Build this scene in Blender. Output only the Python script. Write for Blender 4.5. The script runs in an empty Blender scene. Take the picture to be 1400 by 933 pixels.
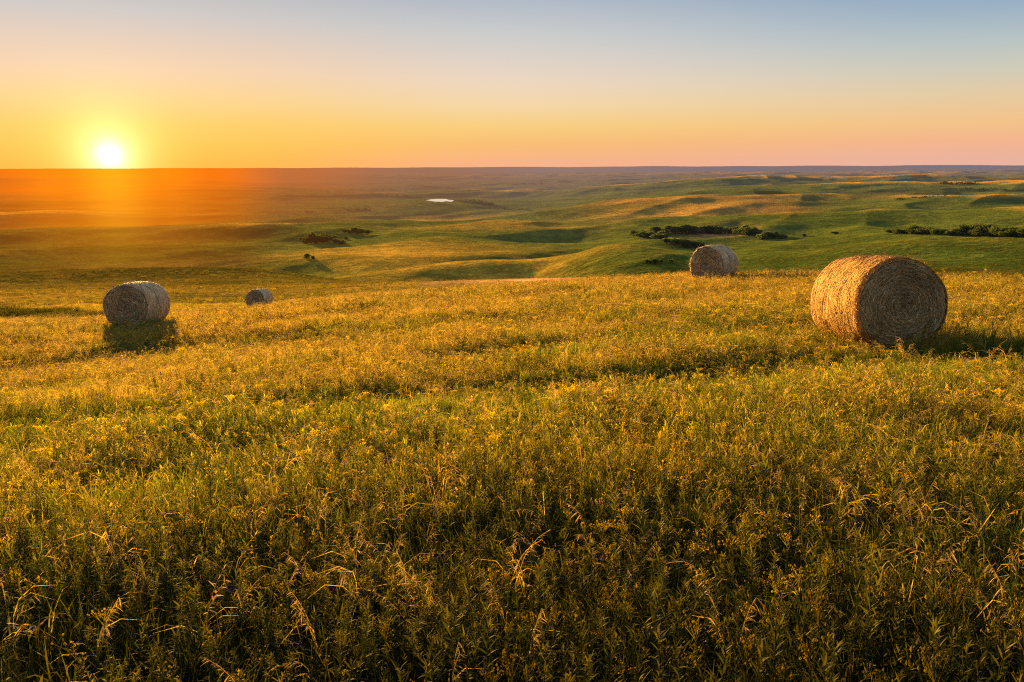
import bpy, math, random
import numpy as np
from mathutils import Vector, Matrix, Euler

rng = np.random.default_rng(7)
random.seed(7)
scene = bpy.context.scene
COL = scene.collection
PI = math.pi
rad = math.radians

# ------------------------------------------------------------------ camera
FOCAL = 28.0
F = 1400 * FOCAL / 36.0          # pixels of the photograph
PITCH = rad(12.42)
ROLL = rad(-0.20)
cam_d = bpy.data.cameras.new('camera')
cam_d.lens = FOCAL
cam_d.sensor_width = 36.0
cam_d.clip_start = 0.05
cam_d.clip_end = 60000.0
cam = bpy.data.objects.new('camera', cam_d)
COL.objects.link(cam)
cam.rotation_euler = (PI / 2 - PITCH, 0, 0)
R_CAM = Euler((PI / 2 - PITCH, 0, 0)).to_matrix() @ Matrix.Rotation(ROLL, 3, 'Z')
cam.matrix_world = R_CAM.to_4x4()
scene.camera = cam


def ray(px, py):
    d = R_CAM @ Vector(((px - 700) / F, -(py - 466.5) / F, -1.0))
    d.normalize()
    return d


def az_tan(px, py):
    d = ray(px, py)
    h = math.hypot(d.x, d.y)
    return math.atan2(d.x, d.y), d.z / h


# sun: low at the left of the view
SUN_AZ = az_tan(150, 212)[0]
SUN_EL_DISC = math.atan(az_tan(150, 212)[1])
SUN_EL = rad(5.0)

# ------------------------------------------------------------------ helpers
def tag(o, label=None, cat=None, group=None, kind=None):
    if label: o['label'] = label
    if cat: o['category'] = cat
    if group: o['group'] = group
    if kind: o['kind'] = kind
    return o


def mesh_from(name, V, Fc, attrs=None, smooth=True, mats=None, colors=None):
    """V (n,3) array, Fc list of (m,k) int arrays (all faces of one array have k corners)."""
    me = bpy.data.meshes.new(name)
    V = np.asarray(V, np.float32)
    me.vertices.add(len(V))
    me.vertices.foreach_set('co', V.ravel())
    arrs = [np.asarray(f, np.int32) for f in Fc if len(f)]
    nl = sum(a.size for a in arrs)
    nf = sum(len(a) for a in arrs)
    me.loops.add(nl)
    me.loops.foreach_set('vertex_index', np.concatenate([a.ravel() for a in arrs]))
    me.polygons.add(nf)
    tot = np.concatenate([np.full(len(a), a.shape[1], np.int32) for a in arrs])
    start = np.concatenate([[0], np.cumsum(tot)[:-1]]).astype(np.int32)
    me.polygons.foreach_set('loop_start', start)
    if smooth:
        me.polygons.foreach_set('use_smooth', np.ones(nf, bool))
    for k, a in (colors or {}).items():
        at = me.attributes.new(k, 'FLOAT_COLOR', 'POINT')
        c = np.ones((len(V), 4), np.float32)
        c[:, :3] = a
        at.data.foreach_set('color', c.ravel())
    me.update()
    me.validate()
    for m in (mats or []):
        me.materials.append(m)
    return me


def smooth01(x, a, b):
    t = np.clip((x - a) / (b - a), 0, 1)
    return t * t * (3 - 2 * t)


_perm = rng.permutation(512).astype(np.int64)
_perm = np.concatenate([_perm, _perm])
_ang = rng.uniform(0, 2 * PI, 512)
_gx, _gy = np.cos(_ang), np.sin(_ang)


def perlin(x, y):
    x = np.asarray(x, float); y = np.asarray(y, float)
    xi = np.floor(x).astype(np.int64); yi = np.floor(y).astype(np.int64)
    xf = x - xi; yf = y - yi
    u = xf ** 3 * (xf * (xf * 6 - 15) + 10); v = yf ** 3 * (yf * (yf * 6 - 15) + 10)

    def g(ix, iy, fx, fy):
        h = _perm[(_perm[ix & 511] + iy) & 511]
        return _gx[h] * fx + _gy[h] * fy
    a = g(xi, yi, xf, yf); b = g(xi + 1, yi, xf - 1, yf)
    c = g(xi, yi + 1, xf, yf - 1); d = g(xi + 1, yi + 1, xf - 1, yf - 1)
    return (a + u * (b - a)) * (1 - v) + (c + u * (d - c)) * v * 1.0


def fbm(x, y, o=4, g=0.5):
    s = 0; a = 1
    for i in range(o):
        s = s + a * perlin(x * 2 ** i + 17.3 * i, y * 2 ** i - 9.1 * i); a *= g
    return s


# ------------------------------------------------------------------ terrain
# profiles: for a direction, (distance in metres, depression seen from the hilltop as a row of the photograph)
PROF = {
    0:    [(25, 452), (45, 452), (58, 441), (75, 419), (130, 392), (210, 373), (330, 377), (480, 352), (650, 332), (780, 306), (1000, 307), (1300, 287), (2200, 262), (3500, 249), (6000, 240), (12000, 234.5), (22000, 231.5)],
    170:  [(31, 448), (50, 443), (75, 413), (130, 388), (210, 366), (330, 371), (480, 345), (650, 327), (780, 304), (1000, 306), (1300, 286), (2200, 262), (3500, 249), (6000, 240), (12000, 234), (22000, 231)],
    356:  [(29, 431), (45, 431), (63, 426), (80, 413), (120, 391), (200, 357), (300, 361), (450, 342), (600, 322), (760, 306), (1000, 303), (1400, 283), (2200, 262), (3500, 249), (6000, 240), (12000, 234), (22000, 230.5)],
    500:  [(33, 411), (50, 413), (75, 402), (110, 388), (140, 382), (170, 384), (260, 362), (380, 345), (520, 328), (700, 303), (900, 293), (1200, 295), (1650, 279), (2400, 262), (3500, 249), (6000, 240), (12000, 234), (22000, 230)],
    700:  [(37, 399), (52, 401), (80, 389), (110, 380), (150, 376), (190, 378), (300, 355), (420, 335), (560, 312), (750, 293), (950, 290), (1150, 292), (1650, 277), (2400, 262), (3500, 248), (6000, 239.5), (12000, 233), (22000, 229)],
    850:  [(38, 391), (55, 396), (75, 390), (110, 378), (140, 374), (180, 373), (240, 350), (305, 320), (370, 321), (440, 317), (560, 308), (800, 291), (1100, 276), (1600, 263), (2500, 253), (4000, 243), (8000, 236), (22000, 228.5)],
    950:  [(39, 382), (75, 393), (120, 382), (200, 368), (280, 353), (350, 336), (370, 328), (450, 319), (600, 303), (800, 288), (1100, 272), (1600, 260), (2500, 250), (4000, 241), (8000, 235), (22000, 228)],
    1060: [(34, 380), (60, 393), (120, 386), (200, 360), (290, 332), (380, 328), (500, 312), (700, 292), (1000, 272), (1500, 258), (2500, 247), (4000, 240), (8000, 234), (22000, 227.7)],
    1200: [(28, 381), (55, 401), (110, 389), (180, 350), (270, 321), (340, 326), (450, 308), (650, 284), (850, 282), (1300, 262), (2000, 251), (3000, 243), (5000, 238), (9000, 232.5), (22000, 227.3)],
    1400: [(22, 385), (50, 409), (100, 396), (170, 362), (260, 324), (340, 328), (450, 308), (650, 283), (850, 281), (1300, 263), (2200, 250), (3500, 240), (5500, 236), (9000, 231.5), (22000, 226.5)],
}
LR = np.linspace(math.log(15), math.log(26000), 420)
R_CREST = {0: 25, 170: 28, 356: 29, 500: 33, 700: 37, 850: 38, 950: 38.5, 1060: 34, 1200: 28, 1400: 22}
az_cols, z_cols, crest_cols = [], [], []
for px, prof in PROF.items():
    az = az_tan(px, 400)[0]
    pr = [r for r in (15, 18, 21, 24, 28, 33, 38, 44, 50) if r < R_CREST[px] * .93]
    lr = [math.log(r) for r in pr] + [math.log(r) for r, _ in prof] + [math.log(26000)]
    tn = [az_tan(px, y)[1] for _, y in prof]
    z = [r * t for (r, _), t in zip(prof, tn)]
    # dense, smoothed interpolation of the depression against log distance
    t_i = np.interp(LR, lr, [(-1.9 + r * (.052 * math.sin(az) - .1005 * math.cos(az))) / r for r in pr] + tn + [tn[-1] + .0002])
    k = np.exp(-0.5 * (np.arange(-14, 15) / 3.2) ** 2); k /= k.sum()
    tp = np.pad(t_i, 14, mode='edge')
    t_i = np.convolve(tp, k, 'valid')
    az_cols.append(az); z_cols.append(t_i * np.exp(LR)); crest_cols.append(R_CREST[px])
az_cols = np.array([az_cols[0] - .5] + az_cols + [az_cols[-1] + .5])
z_cols = np.array([z_cols[0]] + z_cols + [z_cols[-1]])
crest_cols = np.array([crest_cols[0]] + crest_cols + [crest_cols[-1]], float)
# resample the columns smoothly over azimuth
AZG = np.linspace(az_cols[0], az_cols[-1], 241)
Zt = np.empty((len(AZG), len(LR)))
for j in range(len(LR)):
    Zt[:, j] = np.interp(AZG, az_cols, z_cols[:, j])
ka = np.exp(-0.5 * (np.arange(-12, 13) / 4.0) ** 2); ka /= ka.sum()
Zp = np.pad(Zt, ((12, 12), (0, 0)), mode='edge')
Zt = np.stack([np.convolve(Zp[:, j], ka, 'valid') for j in range(len(LR))], 1)
CRG = np.convolve(np.pad(np.interp(AZG, az_cols, crest_cols), 12, mode='edge'), ka, 'valid')

POND_AZ, POND_T = az_tan(602, 274.6)
POND_R = 1650.0


def table_z(az, r):
    fa = np.clip((az - AZG[0]) / (AZG[1] - AZG[0]), 0, len(AZG) - 1.001)
    fr = np.clip((np.log(np.maximum(r, 1e-3)) - LR[0]) / (LR[1] - LR[0]), 0, len(LR) - 1.001)
    ia = fa.astype(int); ir = fr.astype(int); u = fa - ia; v = fr - ir
    return (Zt[ia, ir] * (1 - u) * (1 - v) + Zt[ia + 1, ir] * u * (1 - v) + Zt[ia, ir + 1] * (1 - u) * v + Zt[ia + 1, ir + 1] * u * v)


# swath line across the hay field (a shallow trough left by the mower)
SW = [(-60, 606), (0, 598), (200, 578), (400, 556), (700, 541), (1000, 519), (1250, 503), (1460, 498)]


def plane_z(x, y):
    return -1.9 + 0.052 * x - 0.1005 * y


def to_plane(px, py):
    d = ray(px, py)
    t = 1.9 / (0.052 * d.x - 0.1005 * d.y - d.z)
    return d.x * t, d.y * t


SWP = np.array([to_plane(*p) for p in SW])
SWP2 = np.array([to_plane(*p) for p in [(560, 492), (800, 476), (1000, 462), (1120, 455)]])
SWP3 = np.array([to_plane(*p) for p in [(-60, 715), (150, 690), (330, 668), (480, 660)]])


def band(x, y, P, w):
    """signed closeness to a polyline given in x order: 1 on it, 0 beyond w"""
    yl = np.interp(x, P[:, 0], P[:, 1])
    e = np.exp(-((y - yl) / w) ** 2)
    ends = smooth01(x, P[0, 0] - .5, P[0, 0] + .8) * (1 - smooth01(x, P[-1, 0] - .8, P[-1, 0] + .5))
    return e * ends


# landforms: crest lines as (column, distance) pairs, height and half width in metres
RIDGES = [
    ([(455, 740), (540, 790), (640, 820), (740, 820), (830, 760)], 8, 140),
    ([(728, 300), (800, 306), (865, 290)], 15, 42),
    ([(690, 760), (630, 690), (560, 560), (470, 470), (400, 430)], 13, 52),
    ([(720, 660), (650, 560), (580, 450), (500, 380)], 11, 44),
    ([(745, 540), (690, 440), (610, 360), (530, 300)], 8, 36),
    ([(700, 330), (640, 275), (560, 235)], 4.5, 28),
    ([(800, 700), (860, 730), (960, 760), (1060, 720)], 12, 80),
    ([(870, 520), (950, 600), (1040, 640), (1110, 600)], 9, 42),
    ([(960, 480), (1040, 520), (1120, 560), (1200, 540)], 8, 38),
    ([(990, 250), (1060, 268), (1140, 275), (1240, 268), (1330, 255), (1460, 250)], 7, 46),
    ([(1060, 640), (1150, 660), (1250, 680), (1350, 660), (1470, 640)], 15, 105),
    ([(1180, 470), (1260, 500), (1330, 470), (1440, 440)], 7, 44),
    ([(930, 1080), (1060, 1180), (1180, 1200), (1300, 1100)], 17, 140),
    ([(760, 1150), (850, 1250), (960, 1400), (1080, 1500)], 16, 150),
    ([(1100, 1900), (1250, 2000), (1400, 1900), (1500, 1850)], 26, 260),
    ([(700, 2300), (850, 2500), (1000, 2600), (1200, 2800)], 28, 320),
    ([(-80, 760), (60, 790), (180, 800), (300, 770), (430, 700)], 9, 75),
    ([(-80, 560), (60, 590), (200, 575), (330, 520)], 6, 55),
    ([(-80, 1150), (80, 1200), (240, 1180), (380, 1080)], 14, 130),
    ([(330, 1250), (400, 1300), (470, 1300)], 8, 100),
    ([(-80, 3300), (100, 3400), (260, 3300)], 40, 420),
    ([(300, 2500), (450, 2700), (620, 2900)], 24, 350),
    ([(600, 5200), (900, 5600), (1200, 5200)], 40, 700),
    ([(-60, 205), (120, 212), (260, 205), (400, 195), (500, 175)], 4, 34),
]


def seg_dist(x, y, pts):
    best = np.full(np.shape(x), 1e9); along = np.zeros(np.shape(x))
    for (x0, y0), (x1, y1) in zip(pts[:-1], pts[1:]):
        dx, dy = x1 - x0, y1 - y0
        t = np.clip(((x - x0) * dx + (y - y0) * dy) / (dx * dx + dy * dy), 0, 1)
        best = np.minimum(best, np.hypot(x - x0 - t * dx, y - y0 - t * dy))
    return best


RIDGE_XY = [([(r * math.sin(az_tan(px, 300)[0]), r * math.cos(az_tan(px, 300)[0])) for px, r in p], h, w) for p, h, w in RIDGES]


def landforms(x, y):
    wx = x + 14 * perlin(x / 70, y / 70 + 31) + 40 * perlin(x / 240 + 3, y / 240); wy = y + 14 * perlin(x / 70 + 17, y / 70) + 40 * perlin(x / 240, y / 240 + 9)
    s = np.zeros(np.shape(x))
    for pts, h, w in RIDGE_XY:
        d = seg_dist(wx, wy, pts)
        s = s + .72 * h * (np.exp(-(d / w) ** 2) - .62 * np.exp(-(d / (2.1 * w)) ** 2))
    return s


def folds(x, y, r, quiet):
    ca, sa = math.cos(rad(32)), math.sin(rad(32))
    xr, yr = x * ca - y * sa, x * sa + y * ca
    m1 = smooth01(r, 70, 260); m2 = smooth01(r, 260, 900) * quiet
    rid = 1 - np.abs(perlin(xr / 95, yr / 230 + 3)) * 2.4
    rid2 = 1 - np.abs(perlin(xr / 260 + 7, yr / 560)) * 2.4
    a = m1 * quiet * (1.0 * perlin(xr / 42, yr / 70) + 2.6 * rid - 1.7)
    b = m2 * (5.0 * rid2 - 3.2 + 3.0 * perlin(x / 190, y / 190 + 11))
    return a, b


def ground_z(x, y):
    x = np.asarray(x, float); y = np.asarray(y, float)
    r = np.hypot(x, y); az = np.arctan2(x, y)
    azc = np.clip(az, AZG[0], AZG[-1])
    rc = np.interp(azc, AZG, CRG)
    zp = plane_z(x, y)
    zp = zp - 0.0022 * np.maximum(r - rc * .9, 0) ** 1.5
    w = smooth01(r, rc * .92, rc * 1.3)
    front = smooth01(np.cos(az), -.1, .3)
    far = table_z(azc, np.maximum(r, 15.5))
    far = far * front + (1 - front) * (-2 - 24 * (1 - np.exp(-r / 400)))
    z = zp * (1 - w) + far * w
    # small unevenness of the field
    near = 1 - smooth01(r, 60, 140)
    z = z + near * (0.05 * perlin(x / 1.3, y / 1.3) + 0.11 * perlin(x / 4.1 + 5, y / 4.1) * smooth01(r, 3, 9))
    z = z - near * (0.07 * band(x, y, SWP, .7) + 0.10 * band(x, y, SWP2, .7) + 0.10 * band(x, y, SWP3, .35))
    z = z - .40 * np.exp(-((x + 8.4) / 7.0) ** 2 - ((y - 17.5) / 5.5) ** 2)  # dip added to lengthen the shadow in front of the left bale
    # folds and gullies of the prairie
    pd = np.hypot(x - POND_R * math.sin(POND_AZ), y - POND_R * math.cos(POND_AZ))
    quiet = smooth01(pd, 60, 420)
    m3 = smooth01(r, 3000, 9000)
    ca, sa = math.cos(rad(32)), math.sin(rad(32))
    xr, yr = x * ca - y * sa, x * sa + y * ca
    fa, fb = folds(x, y, r, quiet)
    z = z + fa + fb + smooth01(r, 70, 260) * .25 * perlin(x / 13, y / 13)
    z = z + landforms(x, y) * smooth01(r, 90, 200) * (.3 + .7 * quiet)
    z = z + m3 * (24 * perlin(xr / 1500, yr / 2600) + 18 * perlin(x / 3100 + 4, y / 3100)) + smooth01(r, 900, 2200) * (1 - m3) * quiet * (13 * perlin(xr / 420, yr / 900 - 5) + 9 * (1 - 2 * np.abs(perlin(xr / 700 + 2, yr / 1300))))
    wp = 1 - smooth01(pd, 110, 340)
    z = z * (1 - wp) + (POND_T * POND_R - .5) * wp
    return z


def at_pixel(px, py, r0=20.0, r1=24000.0):
    """first point of the ground seen in that direction"""
    d = ray(px, py); h = math.hypot(d.x, d.y)
    rs = np.exp(np.linspace(math.log(r0), math.log(r1), 6000))
    x = d.x / h * rs; y = d.y / h * rs
    below = ground_z(x, y) > d.z / h * rs
    i = int(np.argmax(below)) if below.any() else len(rs) - 1
    return float(x[i]), float(y[i]), float(ground_z(x[i:i + 1], y[i:i + 1])[0]), float(rs[i])


# ------------------------------------------------------------------ node helpers
def new_mat(name):
    m = bpy.data.materials.new(name)
    m.use_nodes = True
    m.node_tree.nodes.clear()
    return m, m.node_tree


class NT:
    def __init__(s, t): s.t = t
    def n(s, typ, **kw):
        nd = s.t.nodes.new(typ)
        for k, v in kw.items():
            setattr(nd, k, v)
        return nd
    def link(s, a, b): s.t.links.new(a, b)
    def setin(s, sock, v):
        if hasattr(v, 'links'): s.link(v, sock)
        else: sock.default_value = v
    def math(s, op, a, b=0.0, c=None, clamp=False):
        nd = s.n('ShaderNodeMath', operation=op, use_clamp=clamp)
        s.setin(nd.inputs[0], a); s.setin(nd.inputs[1], b)
        if c is not None: s.setin(nd.inputs[2], c)
        return nd.outputs[0]
    def vmath(s, op, a, b=None):
        nd = s.n('ShaderNodeVectorMath', operation=op)
        s.setin(nd.inputs[0], a)
        if b is not None: s.setin(nd.inputs[1], b)
        return nd.outputs['Value'] if op in ('DOT_PRODUCT', 'LENGTH') else nd.outputs[0]
    def mix(s, f, a, b, blend='MIX'):
        nd = s.n('ShaderNodeMix', data_type='RGBA', blend_type=blend)
        s.setin(nd.inputs[0], f); s.setin(nd.inputs[6], a); s.setin(nd.inputs[7], b)
        return nd.outputs[2]
    def maprange(s, v, a, b, c=0.0, d=1.0, smooth=True):
        nd = s.n('ShaderNodeMapRange', interpolation_type='SMOOTHSTEP' if smooth else 'LINEAR')
        s.setin(nd.inputs[0], v)
        for i, q in enumerate((a, b, c, d)): nd.inputs[1 + i].default_value = q
        return nd.outputs[0]
    def ramp(s, v, stops, interp='LINEAR'):
        nd = s.n('ShaderNodeValToRGB')
        cr = nd.color_ramp; cr.interpolation = interp
        while len(cr.elements) < len(stops): cr.elements.new(0.5)
        for e, (p, c) in zip(cr.elements, stops):
            e.position = p; e.color = (*c, 1)
        s.link(v, nd.inputs[0])
        return nd.outputs[0]
    def noise(s, vec, scale, detail=4, rough=.55):
        nd = s.n('ShaderNodeTexNoise')
        s.link(vec, nd.inputs['Vector'])
        nd.inputs['Scale'].default_value = scale; nd.inputs['Detail'].default_value = detail
        nd.inputs['Roughness'].default_value = rough
        return nd.outputs[0]


def lin(c):
    return tuple((v / 255 / 12.92) if v / 255 <= .04045 else ((v / 255 + .055) / 1.055) ** 2.4 for v in c)


def sun_azdiff(N, vec):
    """angle in degrees between the horizontal part of vec and the sun's direction"""
    flat = N.vmath('MULTIPLY', vec, (1, 1, 0))
    nrm = N.vmath('NORMALIZE', flat)
    d = N.vmath('DOT_PRODUCT', nrm, (math.sin(SUN_AZ), math.cos(SUN_AZ), 0))
    return N.math('MULTIPLY', N.math('ARCCOSINE', N.math('MINIMUM', d, 0.99999)), 180 / PI)


# evening haze and sun glow painted into materials as emission: grows with distance out from the hilltop, golden towards the sun
PAINTED_HAZE = bpy.data.node_groups.new('painted_haze_glow', 'ShaderNodeTree')
PAINTED_HAZE.interface.new_socket('Shader', in_out='INPUT', socket_type='NodeSocketShader')
PAINTED_HAZE.interface.new_socket('Shader', in_out='OUTPUT', socket_type='NodeSocketShader')
N = NT(PAINTED_HAZE)
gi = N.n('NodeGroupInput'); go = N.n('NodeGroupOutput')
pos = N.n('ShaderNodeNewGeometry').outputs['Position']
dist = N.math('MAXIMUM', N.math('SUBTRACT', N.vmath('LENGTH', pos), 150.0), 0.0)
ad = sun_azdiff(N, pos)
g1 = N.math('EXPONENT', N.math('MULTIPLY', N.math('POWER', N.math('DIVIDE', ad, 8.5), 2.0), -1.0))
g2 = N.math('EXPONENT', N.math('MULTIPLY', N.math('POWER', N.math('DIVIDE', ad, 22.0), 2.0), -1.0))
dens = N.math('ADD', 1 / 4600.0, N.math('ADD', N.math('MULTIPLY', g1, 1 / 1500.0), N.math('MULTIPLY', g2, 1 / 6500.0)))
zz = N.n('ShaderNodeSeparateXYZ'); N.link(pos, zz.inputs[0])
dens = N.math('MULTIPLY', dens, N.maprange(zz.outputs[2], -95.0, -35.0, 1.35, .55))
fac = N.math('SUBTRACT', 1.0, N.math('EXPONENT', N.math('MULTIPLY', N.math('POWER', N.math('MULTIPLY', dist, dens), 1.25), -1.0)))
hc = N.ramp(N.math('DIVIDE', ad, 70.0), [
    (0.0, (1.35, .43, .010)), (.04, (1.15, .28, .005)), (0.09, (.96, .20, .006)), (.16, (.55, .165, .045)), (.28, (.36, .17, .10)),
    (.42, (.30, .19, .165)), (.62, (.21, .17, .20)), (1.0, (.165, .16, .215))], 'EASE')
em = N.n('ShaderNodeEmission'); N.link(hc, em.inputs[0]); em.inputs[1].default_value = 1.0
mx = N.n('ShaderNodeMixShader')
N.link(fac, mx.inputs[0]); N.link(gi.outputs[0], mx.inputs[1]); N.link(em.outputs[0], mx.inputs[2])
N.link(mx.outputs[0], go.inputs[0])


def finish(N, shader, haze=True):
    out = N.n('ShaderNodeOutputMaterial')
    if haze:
        h = N.n('ShaderNodeGroup'); h.node_tree = PAINTED_HAZE
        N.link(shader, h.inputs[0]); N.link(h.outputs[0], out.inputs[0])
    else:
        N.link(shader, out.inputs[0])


# ground
M_GROUND, t = new_mat('prairie_ground'); N = NT(t)
colr = N.n('ShaderNodeVertexColor', layer_name='Col').outputs[0]
pos = N.n('ShaderNodeNewGeometry').outputs['Position']
n1 = N.noise(pos, 0.9, 5, .65); n4 = N.noise(pos, .26, 5, .7); n2 = N.noise(pos, 0.07, 6, .62); n3 = N.noise(pos, .012, 5, .6)
k = N.math('MULTIPLY', N.math('MULTIPLY', N.maprange(n1, .25, .75, .6, 1.4), N.maprange(n4, .3, .7, .7, 1.3)), N.maprange(n2, .28, .72, .74, 1.26))
k = N.math('MULTIPLY', k, N.maprange(n3, .3, .7, .8, 1.2))
b = N.vmath('SCALE', colr); b.node.inputs['Scale'].default_value = 1
N.link(k, b.node.inputs['Scale'])
warm = N.mix(N.maprange(n2, .45, .75, 0, .45), b, N.vmath('MULTIPLY', b, (1.7, 1.05, .6)))
d = N.n('ShaderNodeBsdfDiffuse'); N.link(warm, d.inputs[0]); d.inputs[1].default_value = .6
bp = N.n('ShaderNodeBump'); bp.inputs['Strength'].default_value = .7; bp.inputs['Distance'].default_value = .5
N.link(N.math('ADD', n1, N.math('ADD', N.math('MULTIPLY', n2, 4.0), N.math('MULTIPLY', n4, 2.2))), bp.inputs['Height'])
N.link(bp.outputs[0], d.inputs['Normal'])
sh = N.n('ShaderNodeBsdfSheen', distribution='MICROFIBER'); N.link(N.vmath('MULTIPLY', warm, (.42, .34, .27)), sh.inputs[0]); sh.inputs['Roughness'].default_value = .55
N.link(bp.outputs[0], sh.inputs['Normal'])
ad_ = N.n('ShaderNodeAddShader'); N.link(d.outputs[0], ad_.inputs[0]); N.link(sh.outputs[0], ad_.inputs[1])
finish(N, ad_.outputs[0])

# plants: green and dry colours per vertex, mixed per plant
def plant_material(name, transl=.42):
    m, t = new_mat(name); N = NT(t)
    a = N.n('ShaderNodeVertexColor', layer_name='Green').outputs[0]
    b = N.n('ShaderNodeVertexColor', layer_name='Dry').outputs[0]
    dry = N.n('ShaderNodeAttribute', attribute_name='dry', attribute_type='INSTANCER').outputs['Fac']
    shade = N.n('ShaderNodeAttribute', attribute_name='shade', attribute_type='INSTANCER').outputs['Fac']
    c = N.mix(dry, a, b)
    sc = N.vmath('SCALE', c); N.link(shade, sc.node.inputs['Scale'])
    df = N.n('ShaderNodeBsdfDiffuse'); N.link(sc, df.inputs[0])
    tr = N.n('ShaderNodeBsdfTranslucent'); N.link(N.vmath('MULTIPLY', sc, (1.25, 1.15, .7)), tr.inputs[0])
    m1 = N.n('ShaderNodeMixShader'); m1.inputs[0].default_value = transl
    N.link(df.outputs[0], m1.inputs[1]); N.link(tr.outputs[0], m1.inputs[2])
    gl = N.n('ShaderNodeBsdfGlossy'); gl.inputs['Roughness'].default_value = .6
    gl.inputs[0].default_value = (1, .95, .85, 1)
    m2 = N.n('ShaderNodeMixShader'); m2.inputs[0].default_value = .01
    N.link(m1.outputs[0], m2.inputs[1]); N.link(gl.outputs[0], m2.inputs[2])
    finish(N, m2.outputs[0], False)
    return m


M_PLANT = plant_material('meadow_plants')

# ------------------------------------------------------------------ ground sheet
azs = np.concatenate([np.linspace(-180, -56, 26)[:-1], np.linspace(-56, -40, 60)[:-1], np.linspace(-40, 40, 900), np.linspace(40, 56, 60)[1:], np.linspace(56, 180, 26)[1:]])
azs = np.radians(azs)[:-1]                       # closed ring
rs = np.concatenate([np.linspace(.25, 4, 22)[:-1], np.exp(np.linspace(math.log(4), math.log(26000), 860))])
A, Rr = np.meshgrid(azs, rs)
X = Rr * np.sin(A); Y = Rr * np.cos(A)
Z = ground_z(X, Y)
nA, nR = len(azs), len(rs)
V = np.stack([X.ravel(), Y.ravel(), Z.ravel()], 1)
V = np.vstack([V, [[0, 0, float(ground_z(np.zeros(1), np.zeros(1))[0])]]])
ia, ir = np.meshgrid(np.arange(nA), np.arange(nR - 1))
j = (ia + 1) % nA
Q = np.stack([ir * nA + ia, (ir + 1) * nA + ia, (ir + 1) * nA + j, ir * nA + j], -1).reshape(-1, 4)[:, ::-1]
c0 = len(V) - 1
T3 = np.stack([np.full(nA, c0), np.arange(nA), (np.arange(nA) + 1) % nA], 1)[:, ::-1]

x, y = V[:, 0], V[:, 1]; r = np.hypot(x, y)
green = np.array([.072, .102, .018]); gold = np.array([.44, .27, .036]); rust = np.array([.28, .145, .05])
soil = np.array([.035, .030, .010]); dark = np.array([.022, .040, .012])
g = fbm(x / 300, y / 300, 4) * 1.3 + fbm(x / 60, y / 60, 3) * .5
fa, fb = folds(x, y, r, 1.0)
lf = landforms(x, y)
conv = fa / 1.9 + fb / 5.0 + lf / 3.6 * smooth01(r, 90, 200)
g = g * .5 + .85 * np.clip(conv, -1.2, 1.2)
w = smooth01(g, -.55, 1.0)[:, None]
base = green * (1 - w) + gold * w
w2 = (smooth01(fbm(x / 420 + 9, y / 420, 3), .22, .6) * .55)[:, None]
base = base * (1 - w2) + rust * w2
az_ = np.arctan2(x, y)
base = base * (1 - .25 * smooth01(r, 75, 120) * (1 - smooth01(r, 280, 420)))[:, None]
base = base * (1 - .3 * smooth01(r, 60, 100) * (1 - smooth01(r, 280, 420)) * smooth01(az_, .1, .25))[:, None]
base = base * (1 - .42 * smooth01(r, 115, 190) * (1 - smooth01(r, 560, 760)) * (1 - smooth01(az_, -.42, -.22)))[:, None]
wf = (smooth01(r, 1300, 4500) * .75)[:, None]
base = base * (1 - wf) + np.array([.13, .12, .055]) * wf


def spot(px, py, wr, ws, rfix=None):
    """soft patch of land: at a direction and distance, wr across, ws in depth (metres)"""
    if rfix:
        az = az_tan(px, py)[0]; cx, cy = rfix * math.sin(az), rfix * math.cos(az)
    else:
        cx, cy, _, _ = at_pixel(px, py, 30)
    a = math.atan2(cx, cy)
    u = (x - cx) * math.cos(a) - (y - cy) * math.sin(a)
    v = (x - cx) * math.sin(a) + (y - cy) * math.cos(a)
    n = 1 + .5 * fbm(x / 30, y / 30, 2)
    return np.exp(-((u / wr) ** 2 + (v / ws) ** 2) * n)[:, None]


def paint(c, s, k=1.0):
    global base
    base = base * (1 - s * k) + np.array(c) * s * k


paint((.060, .105, .018), spot(850, 345, 34, 45), .95)          # lush green hill flank
paint((.070, .11, .020), spot(1010, 350, 30, 70), .6)
paint((.055, .105, .018), spot(440, 366, 26, 60), .8)
paint((.66, .38, .17), spot(740, 377, 17, 17, 100), .95)             # stubble strip
paint((.48, .28, .12), spot(860, 374, 12, 14, 100), .9)
paint((.42, .23, .09), spot(985, 322, 22, 30), .8)
paint((.46, .28, .045), spot(640, 300, 120, 90), .6)
paint((.055, .10, .025), spot(690, 300, 70, 70), .6)
paint((.46, .27, .04), spot(930, 290, 110, 120), .55)
paint((.42, .27, .035), spot(520, 345, 50, 70), .5)
paint((.40, .26, .035), spot(620, 365, 50, 60), .5)
paint((.045, .075, .016), spot(1230, 350, 60, 50), .85)
paint((.045, .075, .016), spot(1390, 345, 45, 40), .6)
paint((.05, .085, .016), spot(1120, 300, 60, 60), .6)
paint((.085, .12, .022), spot(300, 340, 160, 150), .5)
paint((.035, .04, .012), spot(50, 436, 11, 8, 52), .95)
paint((.24, .16, .025), spot(120, 395, 45, 60, 120), .75)
paint((.42, .28, .036), spot(590, 318, 60, 70, 470), .55)
paint((.42, .27, .036), spot(640, 350, 42, 45, 330), .55)
paint((.40, .25, .036), spot(520, 340, 40, 60, 420), .5)
paint((.42, .26, .045), spot(690, 300, 90, 60, 720), .5)
paint((.40, .26, .036), spot(690, 330, 30, 40, 300), .5)
near = (1 - smooth01(r, 26, 70))[:, None]
nearc = soil * .8 + np.array([.06, .05, .012]) * smooth01(fbm(x / 2, y / 2, 3), -.3, .5)[:, None]
base = base * (1 - near) + nearc * near
me = mesh_from('ground', V, [Q, T3], mats=[M_GROUND], colors={'Col': np.clip(base, .004, .6)})
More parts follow.
